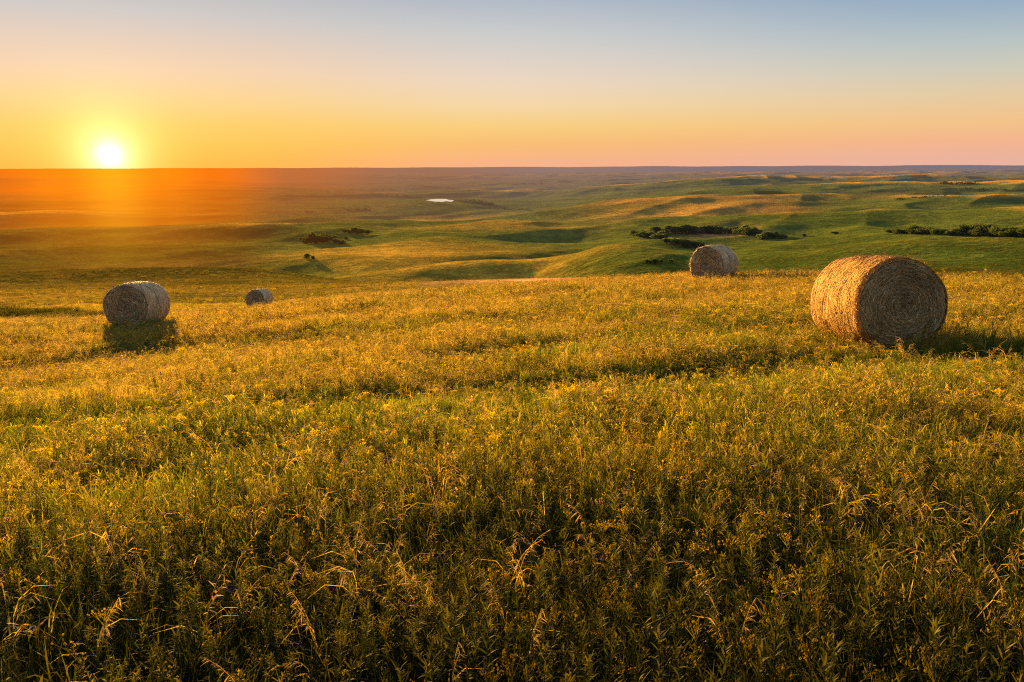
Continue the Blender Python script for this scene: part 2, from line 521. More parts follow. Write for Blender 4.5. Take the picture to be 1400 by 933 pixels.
ground = bpy.data.objects.new('ground', me); COL.objects.link(ground)
tag(ground, 'rolling prairie hills and hay field running out to the horizon', 'hills', kind='structure')

# ------------------------------------------------------------------ pond
def build_pond():
    m, t = new_mat('pond_water'); N = NT(t)
    p = N.n('ShaderNodeBsdfPrincipled')
    p.inputs['Base Color'].default_value = (1.0, .97, .92, 1); p.inputs['Roughness'].default_value = .22
    p.inputs['Metallic'].default_value = .9
    finish(N, p.outputs[0], False)
    zt = POND_T * POND_R
    outline = [(582, 274.0), (590, 272.7), (600, 272.2), (609, 272.2), (613, 273.3), (621, 274.2), (618, 276.2), (610, 275.4), (604, 276.4), (594, 275.8)]
    pts = []
    for q in outline:
        d = ray(*q); tt = zt / d.z
        pts.append((d.x * tt, d.y * tt, 0))
    c = np.mean(pts, 0)
    V = [(c[0], c[1], 0)] + pts
    n = len(pts)
    Fc = [[0, 1 + (i + 1) % n, 1 + i] for i in range(n)]
    me = mesh_from('pond', np.array(V) - np.array([c[0], c[1], 0]), [Fc], mats=[m])
    o = bpy.data.objects.new('pond', me); o.location = (c[0], c[1], zt); COL.objects.link(o)
    # water surfaces face up
    if me.polygons[0].normal.z < 0: me.flip_normals()
    return tag(o, 'small bright pond reflecting the evening sky in the far valley', 'pond', kind='structure')


build_pond()

# ------------------------------------------------------------------ meadow plant prototypes
def ribbon(P, W, up=None, twist=0):
    """strip along points P (n,3) with half widths W; returns verts, quads"""
    P = np.asarray(P, float); n = len(P)
    T = np.gradient(P, axis=0); T /= np.linalg.norm(T, axis=1)[:, None] + 1e-9
    a = up if up is not None else rng.normal(size=3)
    S = np.cross(T, a); S /= np.linalg.norm(S, axis=1)[:, None] + 1e-9
    V = np.empty((2 * n, 3)); V[0::2] = P - S * np.asarray(W)[:, None]; V[1::2] = P + S * np.asarray(W)[:, None]
    i = np.arange(n - 1) * 2
    return V, np.stack([i, i + 1, i + 3, i + 2], 1)


class PB:
    def __init__(s): s.V = []; s.F4 = []; s.G = []; s.D = []; s.n = 0
    def add(s, V, Q, g, d):
        V = np.asarray(V); s.V.append(V); s.F4.append(np.asarray(Q) + s.n); s.n += len(V)
        s.G.append(np.broadcast_to(g, (len(V), 3))); s.D.append(np.broadcast_to(d, (len(V), 3)))
    def mesh(s, name):
        return mesh_from(name, np.vstack(s.V), [np.vstack(s.F4)], mats=[M_PLANT], colors={'Green': np.vstack(s.G), 'Dry': np.vstack(s.D)})


def jit(c, a=.25):
    return np.clip(np.array(c) * (1 + rng.uniform(-a, a)) * (1 + rng.uniform(-a * .4, a * .4, 3)), 0, .9)


G_LEAF = (.13, .19, .018); G_DARK = (.035, .060, .010); G_YEL = (.34, .29, .026)
D_GOLD = (.62, .38, .035); D_TAN = (.50, .32, .10); D_BRN = (.16, .09, .03); D_OLIVE = (.22, .19, .028); FLOWER = (.60, .42, .035)


def blade(pb, root, L, lean, az, w, g0, g1, d0, d1, seg=5, droop=1.0):
    s = np.linspace(0, 1, seg)
    bend = lean * s ** 1.5
    h = L * s * np.cos(bend * .9)
    out = L * (np.sin(bend) * s) + L * .10 * droop * s ** 3
    h = h - L * .22 * droop * s ** 4
    P = np.stack([root[0] + out * math.cos(az), root[1] + out * math.sin(az), root[2] + h], 1)
    W = w * np.array([.7, 1, .9, .6, .08][:seg]) if seg == 5 else w * (1 - s * .9)
    V, Q = ribbon(P, W, np.array([math.cos(az + rng.normal(0, .6)), math.sin(az + rng.normal(0, .6)), .15]))
    tt = np.repeat(s, 2)[:, None]
    pb.add(V, Q, np.array(g0) * (1 - tt) + np.array(g1) * tt, np.array(d0) * (1 - tt) + np.array(d1) * tt)


def proto_grass(name, n, Lm, spread, w):
    pb = PB()
    for i in range(n):
        a = rng.uniform(0, 2 * PI); q = spread * math.sqrt(rng.uniform())
        L = Lm * rng.uniform(.55, 1.25)
        gy = rng.uniform() < .35
        blade(pb, (q * math.cos(a), q * math.sin(a), -.02), L, abs(rng.normal(.15, .22)), rng.uniform(0, 2 * PI), w * rng.uniform(.7, 1.3),
              jit(G_DARK), jit(G_YEL if gy else G_LEAF), jit(D_OLIVE), jit(D_GOLD if rng.uniform() < .7 else D_TAN), droop=rng.uniform(0, 1.6))
    return pb.mesh(name)


def leaf(pb, p, az, el, L, w, g, d):
    s = np.linspace(0, 1, 4)
    out = L * s; zz = L * s * math.tan(el) - L * .35 * s ** 2
    P = np.stack([p[0] + out * math.cos(az), p[1] + out * math.sin(az), p[2] + zz], 1)
    V, Q = ribbon(P, w * np.array([.35, 1, .8, .05]), np.array([rng.normal(0, .25), rng.normal(0, .25), 1.0]))
    pb.add(V, Q, g, d)


def bud(pb, p, s, g, d):
    """small flower / seed cluster element: a faceted double pyramid"""
    a = rng.uniform(0, PI)
    c, q = math.cos(a) * s, math.sin(a) * s
    V = [(p[0] + c, p[1] + q, p[2]), (p[0] - q, p[1] + c, p[2]), (p[0] - c, p[1] - q, p[2]), (p[0] + q, p[1] - c, p[2]), (p[0], p[1], p[2] + s * 1.4), (p[0], p[1], p[2] - s)]
    Q = [(0, 1, 4, 4), (1, 2, 4, 4), (2, 3, 4, 4), (3, 0, 4, 4)]
    # degenerate corners are dropped by using two quads
    pb.add(V, [(0, 4, 2, 5), (1, 4, 3, 5)], g, d)


def stem(pb, P, w0, w1, g, d):
    W = np.linspace(w0, w1, len(P))
    V, Q = ribbon(P, W, np.array([1, .2, 0])); pb.add(V, Q, g, d)
    V, Q = ribbon(P, W, np.array([-.2, 1, 0])); pb.add(V, Q, g, d)


def proto_weed(name, H, n_leaf, flower, lw=.0043, ll=.053):
    """upright leafy weed: spiral of narrow leaves round a stem, loose tip cluster"""
    pb = PB()
    lean = rng.normal(0, .12, 2)
    s = np.linspace(0, 1, 6)
    P = np.stack([lean[0] * H * s ** 2, lean[1] * H * s ** 2, H * s - .02], 1)
    stem(pb, P, .0028, .0014, jit((.07, .085, .02)), jit(D_BRN))
    a = rng.uniform(0, 6)
    for i in range(n_leaf):
        f = .12 + .86 * i / n_leaf
        p = np.array([np.interp(f, s, P[:, k]) for k in range(3)])
        a += 2.4 + rng.normal(0, .25)
        L = ll * (1.15 - .65 * f) * rng.uniform(.7, 1.25)
        sh = .10 + .95 * f ** 1.7  # depth shade put into leaf colour: dark low down, bright at the tip
        gt = max(0, (f - .62) / .38) * rng.uniform(.3, 1)
        leaf(pb, p, a, rng.uniform(.2, 1.05), L, lw * rng.uniform(.75, 1.2) * (1.1 - .4 * f), jit(np.array(G_LEAF) * sh * (1 - gt) + np.array(G_YEL) * gt),
             jit(np.array(D_OLIVE) * (.4 + .7 * f) * (1 - gt) + np.array(D_GOLD) * gt))
    tip = P[-1]
    if flower:
        for k in range(flower):
            o = rng.normal(0, 1, 3) * np.array([.016, .016, .022])
            q = tip + o + np.array([0, 0, .004])
            bud(pb, q, rng.uniform(.0035, .0065), jit(FLOWER), jit(D_GOLD))
            if k % 3 == 0:
                stem(pb, np.array([tip - [0, 0, .03], q]), .0011, .0008, jit(G_YEL), jit(D_BRN))
    else:
        for k in range(10):
            leaf(pb, tip - [0, 0, rng.uniform(0, .03)], rng.uniform(0, 6.3), rng.uniform(.1, 1.2), ll * rng.uniform(.25, .5), lw * .7, jit(G_YEL), jit(D_GOLD))
    return pb.mesh(name)


def proto_stalk(name, H, n_stem, nod):
    """dry grass culm: thin bowed stem with nodding seed head and a couple of loose blades"""
    pb = PB()
    for m in range(n_stem):
        az = rng.uniform(0, 2 * PI); h = H * rng.uniform(.75, 1.15)
        s = np.linspace(0, 1, 9)
        out = h * (.10 * s + nod * s ** 3.2); z = h * (s - .55 * nod * s ** 4) - .02
        b = rng.normal(0, .02, 2)
        P = np.stack([b[0] + out * math.cos(az), b[1] + out * math.sin(az), z], 1)
        cg, cd = jit((.20, .16, .04)), jit(np.array(D_TAN) * .75)
        stem(pb, P, .0012, .0007, cg, cd)
        for f in np.linspace(.68, 1.0, 15):
            p = np.array([np.interp(f, s, P[:, k]) for k in range(3)])
            a2 = az + rng.normal(0, .9)
            leaf(pb, p, a2, rng.uniform(-.5, .7), rng.uniform(.018, .038), .0022, jit((.34, .25, .08)), jit(D_TAN, .35))
        for q in range(2):
            f = rng.uniform(.15, .5)
            p = [np.interp(f, s, P[:, k]) for k in range(3)]
            blade(pb, p, rng.uniform(.14, .28), rng.uniform(.5, 1.3), rng.uniform(0, 6.3), .0018, jit(G_LEAF), jit(G_YEL), jit(D_TAN), jit(D_TAN), droop=1.6)
    return pb.mesh(name)


def proto_umbel(name, H):
    """branching yellow flower: bare stem that forks to a flat loose head"""
    pb = PB()
    s = np.linspace(0, 1, 5)
    P = np.stack([.03 * s ** 2, .02 * s, H * s - .02], 1)
    stem(pb, P, .0022, .0014, jit((.08, .09, .02)), jit(D_BRN))
    a = 0
    for i in range(12):
        f = .1 + .7 * i / 12; a += 2.4
        p = np.array([np.interp(f, s, P[:, k]) for k in range(3)])
        leaf(pb, p, a, rng.uniform(.2, .8), .06 * (1.2 - .6 * f), .005, jit(np.array(G_LEAF) * (.4 + .6 * f)), jit(D_OLIVE))
    for k in range(16):
        b = rng.normal(0, .03, 2); b = b * .75; q = P[-1] + np.array([b[0], b[1], rng.uniform(-.008, .016)])
        stem(pb, np.array([P[3] + (P[4] - P[3]) * rng.uniform(.2, .9), q]), .0010, .0008, jit(G_YEL), jit(D_BRN))
        for e in range(3):
            bud(pb, q + rng.normal(0, .006, 3), rng.uniform(.0024, .0042), jit(FLOWER), jit((.50, .32, .05)))
    return pb.mesh(name)


def proto_collection(name, meshes):
    c = bpy.data.collections.new(name)
    for i, m in enumerate(meshes):
        c.objects.link(bpy.data.objects.new('%s_%02d' % (name, i), m))
    return c


TUFTS = proto_collection('grass_tuft', [proto_grass('grass_tuft', 22, .20, .05, .0023) for _ in range(5)] + [proto_grass('grass_tuft', 26, .26, .07, .0026) for _ in range(3)])
WEEDS = proto_collection('leafy_weed', [proto_weed('leafy_weed', .36, 46, 0) for _ in range(5)] + [proto_weed('leafy_weed', .42, 50, 0, .0045, .066) for _ in range(3)] + [proto_weed('leafy_weed', .34, 40, 9, .0045, .05) for _ in range(1)] + [proto_umbel('leafy_weed', .36) for _ in range(1)] + [proto_weed('leafy_weed', .38, 48, 0) for _ in range(1)])
STALKS = proto_collection('dry_stalk', [proto_stalk('dry_stalk', .42, 3, .14) for _ in range(3)] + [proto_stalk('dry_stalk', .44, 2, .28) for _ in range(3)] + [proto_stalk('dry_stalk', .38, 2, .45) for _ in range(2)])


# ------------------------------------------------------------------ scattering
def scatter_nodes(name, collection):
    ng = bpy.data.node_groups.new(name, 'GeometryNodeTree')
    ng.interface.new_socket('Geometry', in_out='INPUT', socket_type='NodeSocketGeometry')
    ng.interface.new_socket('Geometry', in_out='OUTPUT', socket_type='NodeSocketGeometry')
    n = ng.nodes
    gi = n.new('NodeGroupInput'); go = n.new('NodeGroupOutput')
    ci = n.new('GeometryNodeCollectionInfo'); ci.inputs['Collection'].default_value = collection
    ci.inputs['Separate Children'].default_value = True; ci.inputs['Reset Children'].default_value = True
    iop = n.new('GeometryNodeInstanceOnPoints'); iop.inputs['Pick Instance'].default_value = True

    def na(nm, ty):
        q = n.new('GeometryNodeInputNamedAttribute'); q.data_type = ty; q.inputs['Name'].default_value = nm
        return q.outputs['Attribute']
    L = ng.links.new
    L(gi.outputs[0], iop.inputs['Points']); L(ci.outputs[0], iop.inputs['Instance'])
    L(na('which', 'INT'), iop.inputs['Instance Index']); L(na('rot', 'FLOAT_VECTOR'), iop.inputs['Rotation']); L(na('scl', 'FLOAT_VECTOR'), iop.inputs['Scale'])
    L(iop.outputs[0], go.inputs[0])
    return ng


def scatter(name, label, cat, collection, P, which, rot, scl, dry, shade):
    me = bpy.data.meshes.new(name)
    me.vertices.add(len(P)); me.vertices.foreach_set('co', P.astype(np.float32).ravel())

    def at(nm, ty, key, a):
        q = me.attributes.new(nm, ty, 'POINT'); q.data.foreach_set(key, np.ascontiguousarray(a).ravel())
    at('which', 'INT', 'value', which.astype(np.int32)); at('rot', 'FLOAT_VECTOR', 'vector', rot.astype(np.float32))
    at('scl', 'FLOAT_VECTOR', 'vector', scl.astype(np.float32)); at('dry', 'FLOAT', 'value', dry.astype(np.float32)); at('shade', 'FLOAT', 'value', shade.astype(np.float32))
    me.materials.append(M_PLANT)
    o = bpy.data.objects.new(name, me); COL.objects.link(o)
    md = o.modifiers.new('scatter', 'NODES'); md.node_group = scatter_nodes(name, collection)
    return tag(o, label, cat, kind='stuff')


BALES = []   # (x, y, radius) kept clear of plants


def sample(dens, r0, r1, half=rad(41)):
    """points in the fan in front of the hilltop with density dens(r) per square metre"""
    rr = np.linspace(r0, r1, 2000)
    w = dens(rr) * rr * 2 * half
    cdf = np.concatenate([[0], np.cumsum((w[1:] + w[:-1]) / 2 * np.diff(rr))])
    n = int(cdf[-1])
    u = rng.uniform(0, cdf[-1], n)
    r = np.interp(u, cdf, rr); a = rng.uniform(-half, half, n)
    x, y = r * np.sin(a), r * np.cos(a)
    keep = np.ones(n, bool)
    for bx, by, ang, hl, hr in BALES:
        u = (x - bx) * math.sin(ang) + (y - by) * math.cos(ang); v = (x - bx) * math.cos(ang) - (y - by) * math.sin(ang)
        keep &= ~((np.abs(u) < hl) & (np.abs(v) < hr))
    return x[keep], y[keep], r[keep]


def dryness(x, y, r):
    d = .20 + .5 * fbm(x / 6, y / 6, 3) + .35 * fbm(x / 1.6 + 4, y / 1.6, 2)
    az = np.arctan2(x, y)
    d += .42 * smooth01(r, 8, 30) - .16 * smooth01(az, -.2, .5) + .48 * perlin(x / 14 + 3, (y - .25 * x) / 2.6) - .26 * (1 - smooth01(r, 2.5, 6))
    d -= 1.0 * band(x, y, SWP, .8) + .7 * band(x, y, SWP2, 1.2) + .5 * band(x, y, SWP3, .5)
    d += .35 * band(x, y - 1.6, SWP, .9)
    return np.clip(d + rng.normal(0, .16, len(x)), 0, 1)


def place(x, y, r, lo, hi, tilt, grow=1.0, hvar=None):
    n = len(x)
    P = np.stack([x, y, ground_z(x, y)], 1)
    rot = np.stack([rng.normal(0, tilt, n), rng.normal(0, tilt, n), rng.uniform(0, 2 * PI, n)], 1)
    s = rng.uniform(lo, hi, n) * grow
    hv = 1 + .45 * fbm(x / 3.0, y / 3.0 + 8, 2) - .22 * band(x, y, SWP, .9) - .2 * band(x, y, SWP2, 1.1)
    w = s * np.interp(r, [0, 10, 30, 60, 250], [1, 1.15, 1.9, 2.6, 6])
    scl = np.stack([w, w, s * hv * np.interp(r, [0, 4.5, 12, 30, 60, 250], [1.28, 1.22, 1, .95, 1.0, 1.5])], 1)
    return P, rot, scl

# ------------------------------------------------------------------ hay bales
def straw_material(name, tint=(1, 1, 1)):
    m, t = new_mat(name); N = NT(t)
    c = N.n('ShaderNodeVertexColor', layer_name='Straw').outputs[0]
    tc = N.n('ShaderNodeTexCoord').outputs['Object']
    nz = N.noise(tc, 3.0, 5, .65); nf = N.noise(tc, 38, 3, .6)
    k = N.math('MULTIPLY', N.maprange(nz, .3, .7, .72, 1.25), N.maprange(nf, .3, .7, .72, 1.28))
    sc = N.vmath('SCALE', N.vmath('MULTIPLY', c, tint)); N.link(k, sc.node.inputs['Scale'])
    p = N.n('ShaderNodeBsdfPrincipled'); N.link(sc, p.inputs['Base Color'])
    p.inputs['Roughness'].default_value = .75; p.inputs['Specular IOR Level'].default_value = .2
    bp = N.n('ShaderNodeBump'); bp.inputs['Strength'].default_value = .6; bp.inputs['Distance'].default_value = .02
    N.link(nf, bp.inputs['Height']); N.link(bp.outputs[0], p.inputs['Normal'])
    finish(N, p.outputs[0], False)
    return m


M_STRAW = straw_material('baled_straw')
M_WRAP = straw_material('rolled_hay', (1.14, .86, .52))


def strips(P, W, S):
    """many short ribbons at once: P (m,n,3) centre lines, W (m,n) half widths, S (m,n,3) side directions"""
    m, n, _ = P.shape
    V = np.empty((m, n, 2, 3)); V[:, :, 0] = P - S * W[..., None]; V[:, :, 1] = P + S * W[..., None]
    b = (np.arange(m) * n * 2)[:, None] + (np.arange(n - 1) * 2)[None]
    Q = np.stack([b, b + 1, b + 3, b + 2], -1).reshape(-1, 4)
    return V.reshape(-1, 3), Q


def bale_profile(t, R, L):
    """radius along the axis, t in -1..1: slightly barrelled drum with soft rims"""
    e = np.clip((np.abs(t) - .90) / .10, 0, 1)
    return R * (1 - .035 * t ** 2 - .055 * e ** 2)


def make_bale(name, label, px, r, D, L, face_az, sink, n_side, n_face, sw, seed=1, wisps=60, tone=1.0, wrap=1.0, pale=0.0):
    g = np.random.default_rng(seed)
    R = D / 2
    az = az_tan(px, 420)[0]
    cx, cy = r * math.sin(az), r * math.cos(az)
    e = .4
    zx = float(ground_z(np.array([cx + e]), np.array([cy]))[0] - ground_z(np.array([cx - e]), np.array([cy]))[0]) / (2 * e)
    zy = float(ground_z(np.array([cx]), np.array([cy + e]))[0] - ground_z(np.array([cx]), np.array([cy - e]))[0]) / (2 * e)
    cz = float(ground_z(np.array([cx]), np.array([cy]))[0])
    up = Vector((-zx, -zy, 1)).normalized()
    f = Vector((math.sin(face_az), math.cos(face_az), 0)); f = (f - up * f.dot(up)).normalized()   # axis towards the visible end
    s = f.cross(up).normalized()
    Rm = Matrix((s, f, up)).transposed().to_4x4()            # local y = axis, z = up
    root = bpy.data.objects.new(name, None); COL.objects.link(root)
    root.empty_display_size = .3
    root.matrix_world = Matrix.Translation((cx, cy, cz - sink)) @ Rm
    tag(root, label, 'hay bale', 'round hay bales on the field')
    c = np.array([0, 0, R])

    def sag(V):
        z = V[..., 2]
        lowered = np.where(z < R * .55, R * .55 - (R * .55 - z) * .86, z)
        o = V.copy(); o[..., 2] = lowered - .0
        o[..., 0] *= 1 + .03 * np.clip((R - z) / R, 0, 1)
        return o

    # rolled side: drum surface plus straws lying round it
    nt, na = 40, 120
    t = np.linspace(-1, 1, nt); a = np.linspace(0, 2 * PI, na, endpoint=False)
    Tm, Am = np.meshgrid(t, a, indexing='ij')
    rad_ = bale_profile(Tm, R, L)
    rad_ = rad_ + .016 * perlin(Tm * 3 + seed, Am * 2.2) + .010 * perlin(Tm * 9, Am * 5 + seed) + .012 * np.cos(Am * 3 + seed)
    V = np.stack([np.cos(Am) * rad_, Tm * L / 2, np.sin(Am) * rad_], -1)
    V = sag(V + c).reshape(-1, 3)
    i, jn = np.meshgrid(np.arange(nt - 1), np.arange(na), indexing='ij')
    j2 = (jn + 1) % na
    Q = np.stack([i * na + jn, i * na + j2, (i + 1) * na + j2, (i + 1) * na + jn], -1).reshape(-1, 4)
    cols = np.tile(np.array([.42, .29, .12]) * tone * wrap, (len(V), 1))
    VV, QQ, CC = [V], [Q], [cols]; off = len(V)
    n = 6
    m = n_side
    a0 = g.uniform(0, 2 * PI, m); t0 = g.uniform(-.99, .99, m); ln = g.uniform(.06, .26, m); tilt = g.normal(0, .22, m)
    u = np.linspace(-.5, .5, n)[None]
    aa = a0[:, None] + u * (ln / R)[:, None] * np.cos(tilt)[:, None]
    tt = t0[:, None] + (u * np.sin(tilt)[:, None] * ln[:, None] + g.normal(0, .012, (m, 1)) * (u * 2) ** 2) / (L / 2)
    lift = .003 + .009 * (g.uniform(0, 1, (m, 1)) ** 2) + np.abs(u) ** 3 * g.uniform(0, .12, (m, 1)) * (g.uniform(0, 1, (m, 1)) < .12)
    rr = bale_profile(np.clip(tt, -1, 1), R, L) + .016 * perlin(tt * 3 + seed, (aa % (2 * PI)) * 2.2) + .012 * np.cos(aa * 3 + seed) + lift
    P = np.stack([np.cos(aa) * rr, tt * L / 2, np.sin(aa) * rr], -1)
    S = np.stack([np.zeros_like(aa), np.ones_like(aa), np.zeros_like(aa)], -1) + g.normal(0, .22, (m, 1, 3))
    S /= np.linalg.norm(S, axis=-1, keepdims=True)
    W = sw * g.uniform(.6, 1.3, (m, 1)) * np.array([.4, 1, 1, 1, 1, .3])[None]
    Vs, Qs = strips(sag(P + c), W, S)
    straw = np.array([[.52, .36, .16], [.43, .28, .11], [.58, .43, .21], [.34, .21, .085]]) * tone
    cs = straw[g.integers(0, 4, m)] * g.uniform(.75, 1.2, (m, 1)) * wrap
    VV.append(Vs); QQ.append(Qs + off); CC.append(np.repeat(cs, n * 2, 0))
    sV, sQ, sC, soff = VV, QQ, CC, off + len(Vs)
    # the two ends: a dished disc with the spiral of the rolled layers standing out of it
    for sgn in (1, -1):
        nr = 26
        q = np.linspace(0, 1, nr); a = np.linspace(0, 2 * PI, na, endpoint=False)
        Qm, Am = np.meshgrid(q, a, indexing='ij')
        Redge = bale_profile(np.array(1.0), R, L)
        turns = 11.0
        ph = Qm * turns - Am / (2 * PI) * sgn
        relief = .006 * np.sin(ph * 2 * PI) + .02 * perlin(Qm * 6 + seed, Am * 1.5) - .035 * np.exp(-(Qm / .10) ** 2)
        dome = .030 * (1 - Qm ** 2) - .05 * np.clip((Qm - .86) / .14, 0, 1) ** 2
        rr = Qm * Redge * (1 + .006 * np.cos(Am * 3 + seed))
        V = np.stack([np.cos(Am) * rr, sgn * (L / 2 + dome + relief + .012), np.sin(Am) * rr], -1)
        V = sag(V + c).reshape(-1, 3)
        i, jn = np.meshgrid(np.arange(nr - 1), np.arange(na), indexing='ij'); j2 = (jn + 1) % na
        Qf = np.stack([i * na + jn, i * na + j2, (i + 1) * na + j2, (i + 1) * na + jn], -1).reshape(-1, 4)
        if sgn < 0: Qf = Qf[:, ::-1]
        base_c = (np.array([.18, .145, .105]) * (1 + .16 * np.sin(ph * 2 * PI))[..., None]).reshape(-1, 3)  # darker grey base: shade of the face and its depths put into colour
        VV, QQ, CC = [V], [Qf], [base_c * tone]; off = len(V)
        m = n_face if sgn > 0 else n_face // 6
        q0 = np.sqrt(g.uniform(.0015, 1.0, m)) * .985
        a0 = g.uniform(0, 2 * PI, m); ln = g.uniform(.06, .24, m) * (.35 + .75 * q0)
        sk = g.normal(0, .34, m)
        u = np.linspace(-.5, .5, n)[None]
        rr = q0[:, None] * Redge + u * np.sin(sk)[:, None] * ln[:, None]
        aa = a0[:, None] + u * (ln / (q0 * Redge + .02))[:, None] * np.cos(sk)[:, None]
        qn = rr / Redge
        ph = qn * turns - (aa % (2 * PI)) / (2 * PI) * sgn
        dome = .030 * (1 - qn ** 2) - .05 * np.clip((qn - .86) / .14, 0, 1) ** 2 - .035 * np.exp(-(qn / .10) ** 2)
        yy = L / 2 + dome + .016 + .006 * np.sin(ph * 2 * PI) + .022 * g.uniform(0, 1, (m, 1)) ** 2 + (np.abs(u) ** 2) * g.uniform(0, .16, (m, 1)) * (g.uniform(0, 1, (m, 1)) < .25)
        P = np.stack([np.cos(aa) * rr, sgn * yy, np.sin(aa) * rr], -1)
        rd = np.stack([np.cos(aa), np.zeros_like(aa), np.sin(aa)], -1)
        S = rd + g.normal(0, .6, (m, 1, 3)); S /= np.linalg.norm(S, axis=-1, keepdims=True)
        W = sw * .95 * g.uniform(.5, 1.25, (m, 1)) * np.array([.4, 1, 1, 1, 1, .3])[None]
        Vs, Qs = strips(sag(P + c), W, S)
        cs = straw[g.integers(0, 4, m)] * g.uniform(.55, 1.35, (m, 1)) * np.array([.94, .97, 1.04])
        VV.append(Vs); QQ.append(Qs + off); CC.append(np.repeat(cs, n * 2, 0))
        me = mesh_from('end_face', np.vstack(VV), [np.vstack(QQ)], mats=[M_STRAW], colors={'Straw': np.vstack(CC)})
        o = bpy.data.objects.new('end_face', me); COL.objects.link(o); o.parent = root
        if sgn > 0: o['label'] = 'shaded end face with a spiral of rolled straw layers'

    # loose straw sticking out of the drum
    m = wisps
    a0 = g.uniform(-.35, PI + .35, m); t0 = g.uniform(-.98, 1.0, m)
    t0 = np.where(g.uniform(0, 1, m) < .45, g.uniform(.93, 1.02, m), t0)
    ln = g.uniform(.04, .13, m); ln[:2] = .26
    u = np.linspace(0, 1, n)[None]
    dirs = np.stack([np.cos(a0), np.zeros(m), np.sin(a0)], -1) * g.uniform(.15, .9, (m, 1)) + np.stack([-np.sin(a0), np.zeros(m), np.cos(a0)], -1) * g.normal(0, 1, (m, 1)) + g.normal(0, .35, (m, 3))
    dirs /= np.linalg.norm(dirs, axis=1, keepdims=True)
    st = np.stack([np.cos(a0) * bale_profile(np.clip(t0, -1, 1), R, L), t0 * L / 2, np.sin(a0) * bale_profile(np.clip(t0, -1, 1), R, L)], -1)
    curl = g.normal(0, .5, (m, 1, 3))
    P = st[:, None] + dirs[:, None] * (u * ln[:, None])[..., None] + curl * ((u ** 2) * ln[:, None])[..., None]
    S = np.repeat(np.cross(dirs, np.array([0, 1, .3]))[:, None], n, 1); S /= np.linalg.norm(S, axis=-1, keepdims=True) + 1e-6
    Vs, Qs = strips(sag(P + c), sw * .7 * np.ones((m, n)), S)
    sV.append(Vs); sQ.append(Qs + soff); sC.append(np.repeat(straw[g.integers(0, 4, m)], n * 2, 0))
    sc_ = np.vstack(sC) * (1 - pale) + np.array([.66, .52, .35]) * g.uniform(.75, 1.15, (len(np.vstack(sC)), 1)) * pale
    me = mesh_from('rolled_side', np.vstack(sV), [np.vstack(sQ)], mats=[M_STRAW if pale else M_WRAP], colors={'Straw': sc_})
    side = bpy.data.objects.new('rolled_side', me); COL.objects.link(side); side.parent = root
    BALES.append((cx, cy, face_az, L * .5 - .02, R * .42))
    return root


B = PI / 180
make_bale('hay_bale', 'largest golden round hay bale on the right, its spiral end turned to the viewer', 1203, 13.75, 1.50, 1.55, 175 * B, .08, 12000, 11000, .0034, seed=3, wisps=420)
make_bale('hay_bale', 'brown round hay bale on the left with a grassy shadow in front', 188, 28.9, 1.58, 1.62, 180 * B, .05, 3500, 3000, .006, seed=5, wisps=200, tone=1.1, wrap=1.4, pale=.55)
make_bale('hay_bale', 'round hay bale on the field crest in front of the dark tree row', 975, 35.6, 1.66, 1.60, 216 * B, .14, 3000, 2600, .007, seed=9, wisps=180, tone=1.15, wrap=1.4, pale=.6)
make_bale('hay_bale', 'smallest hay bale sunk behind the crest of the field, lowest and farthest away', 356, 63, 1.60, 1.55, 187 * B, .03, 1800, 1500, .010, seed=12, wisps=100, tone=1.1, wrap=1.4, pale=.55)

# ------------------------------------------------------------------ grass and weeds
x, y, r = sample(lambda r: np.interp(r, [1.6, 4, 7, 12, 25, 60, 72], [380, 380, 280, 150, 56, 22, 10]), 1.6, 72)
d = dryness(x, y, r)
P, rot, scl = place(x, y, r, .7, 1.25, .12)
sh = np.clip(rng.normal(.95, .22, len(x)), .45, 1.6) * (.14 + .86 * smooth01(r, 1.9, 8.8)) * (1 - .28 * band(x, y, SWP, .9) - .22 * band(x, y, SWP2, 1.2))  # foreground shade painted into the grass: darker close to the camera
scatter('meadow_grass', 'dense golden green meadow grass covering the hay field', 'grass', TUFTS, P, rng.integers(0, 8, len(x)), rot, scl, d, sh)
n_pts = len(x)

x, y, r = sample(lambda r: np.interp(r, [1.6, 3, 7, 12, 25, 50], [190, 210, 150, 70, 24, 6]), 1.6, 50)
k = fbm(x / 2.2 + 3, y / 2.2, 2) + rng.normal(0, .25, len(x)) > -.08
x, y, r = x[k], y[k], r[k]
d = np.clip(dryness(x, y, r) - .12, 0, 1)
P, rot, scl = place(x, y, r, .55, 1.05, .08)
sh = np.clip(rng.normal(1, .22, len(x)), .5, 1.6) * (.14 + .86 * smooth01(r, 1.9, 8.8)) * (1 - .28 * band(x, y, SWP, .9) - .22 * band(x, y, SWP2, 1.2))  # weeds darkened close to the camera too, as painted foreground shade
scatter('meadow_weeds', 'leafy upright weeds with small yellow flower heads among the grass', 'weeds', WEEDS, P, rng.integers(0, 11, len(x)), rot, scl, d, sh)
n_pts += len(x)

x, y, r = sample(lambda r: np.interp(r, [1.6, 4, 8, 14, 30, 60], [9, 20, 30, 30, 18, 6]), 1.6, 60)
k = fbm(x / 1.8 + 13, y / 1.8, 2) + rng.normal(0, .3, len(x)) - .5 * band(x, y, SWP, .6) > -.05
x, y, r = x[k], y[k], r[k]
d = np.clip(rng.uniform(.3, 1.0, len(x)), 0, 1)
P, rot, scl = place(x, y, r, .75, 1.2, .12)
sh = np.clip(rng.normal(1, .2, len(x)), .5, 1.5) * (.72 + .28 * smooth01(r, 1.8, 8.5))  # weaker painted shade on the stalks close to the camera
scatter('dry_grass', 'thin dry tan grass stalks with nodding seed heads', 'dry grass', STALKS, P, rng.integers(0, 8, len(x)), rot, scl, d, sh)
n_pts += len(x)

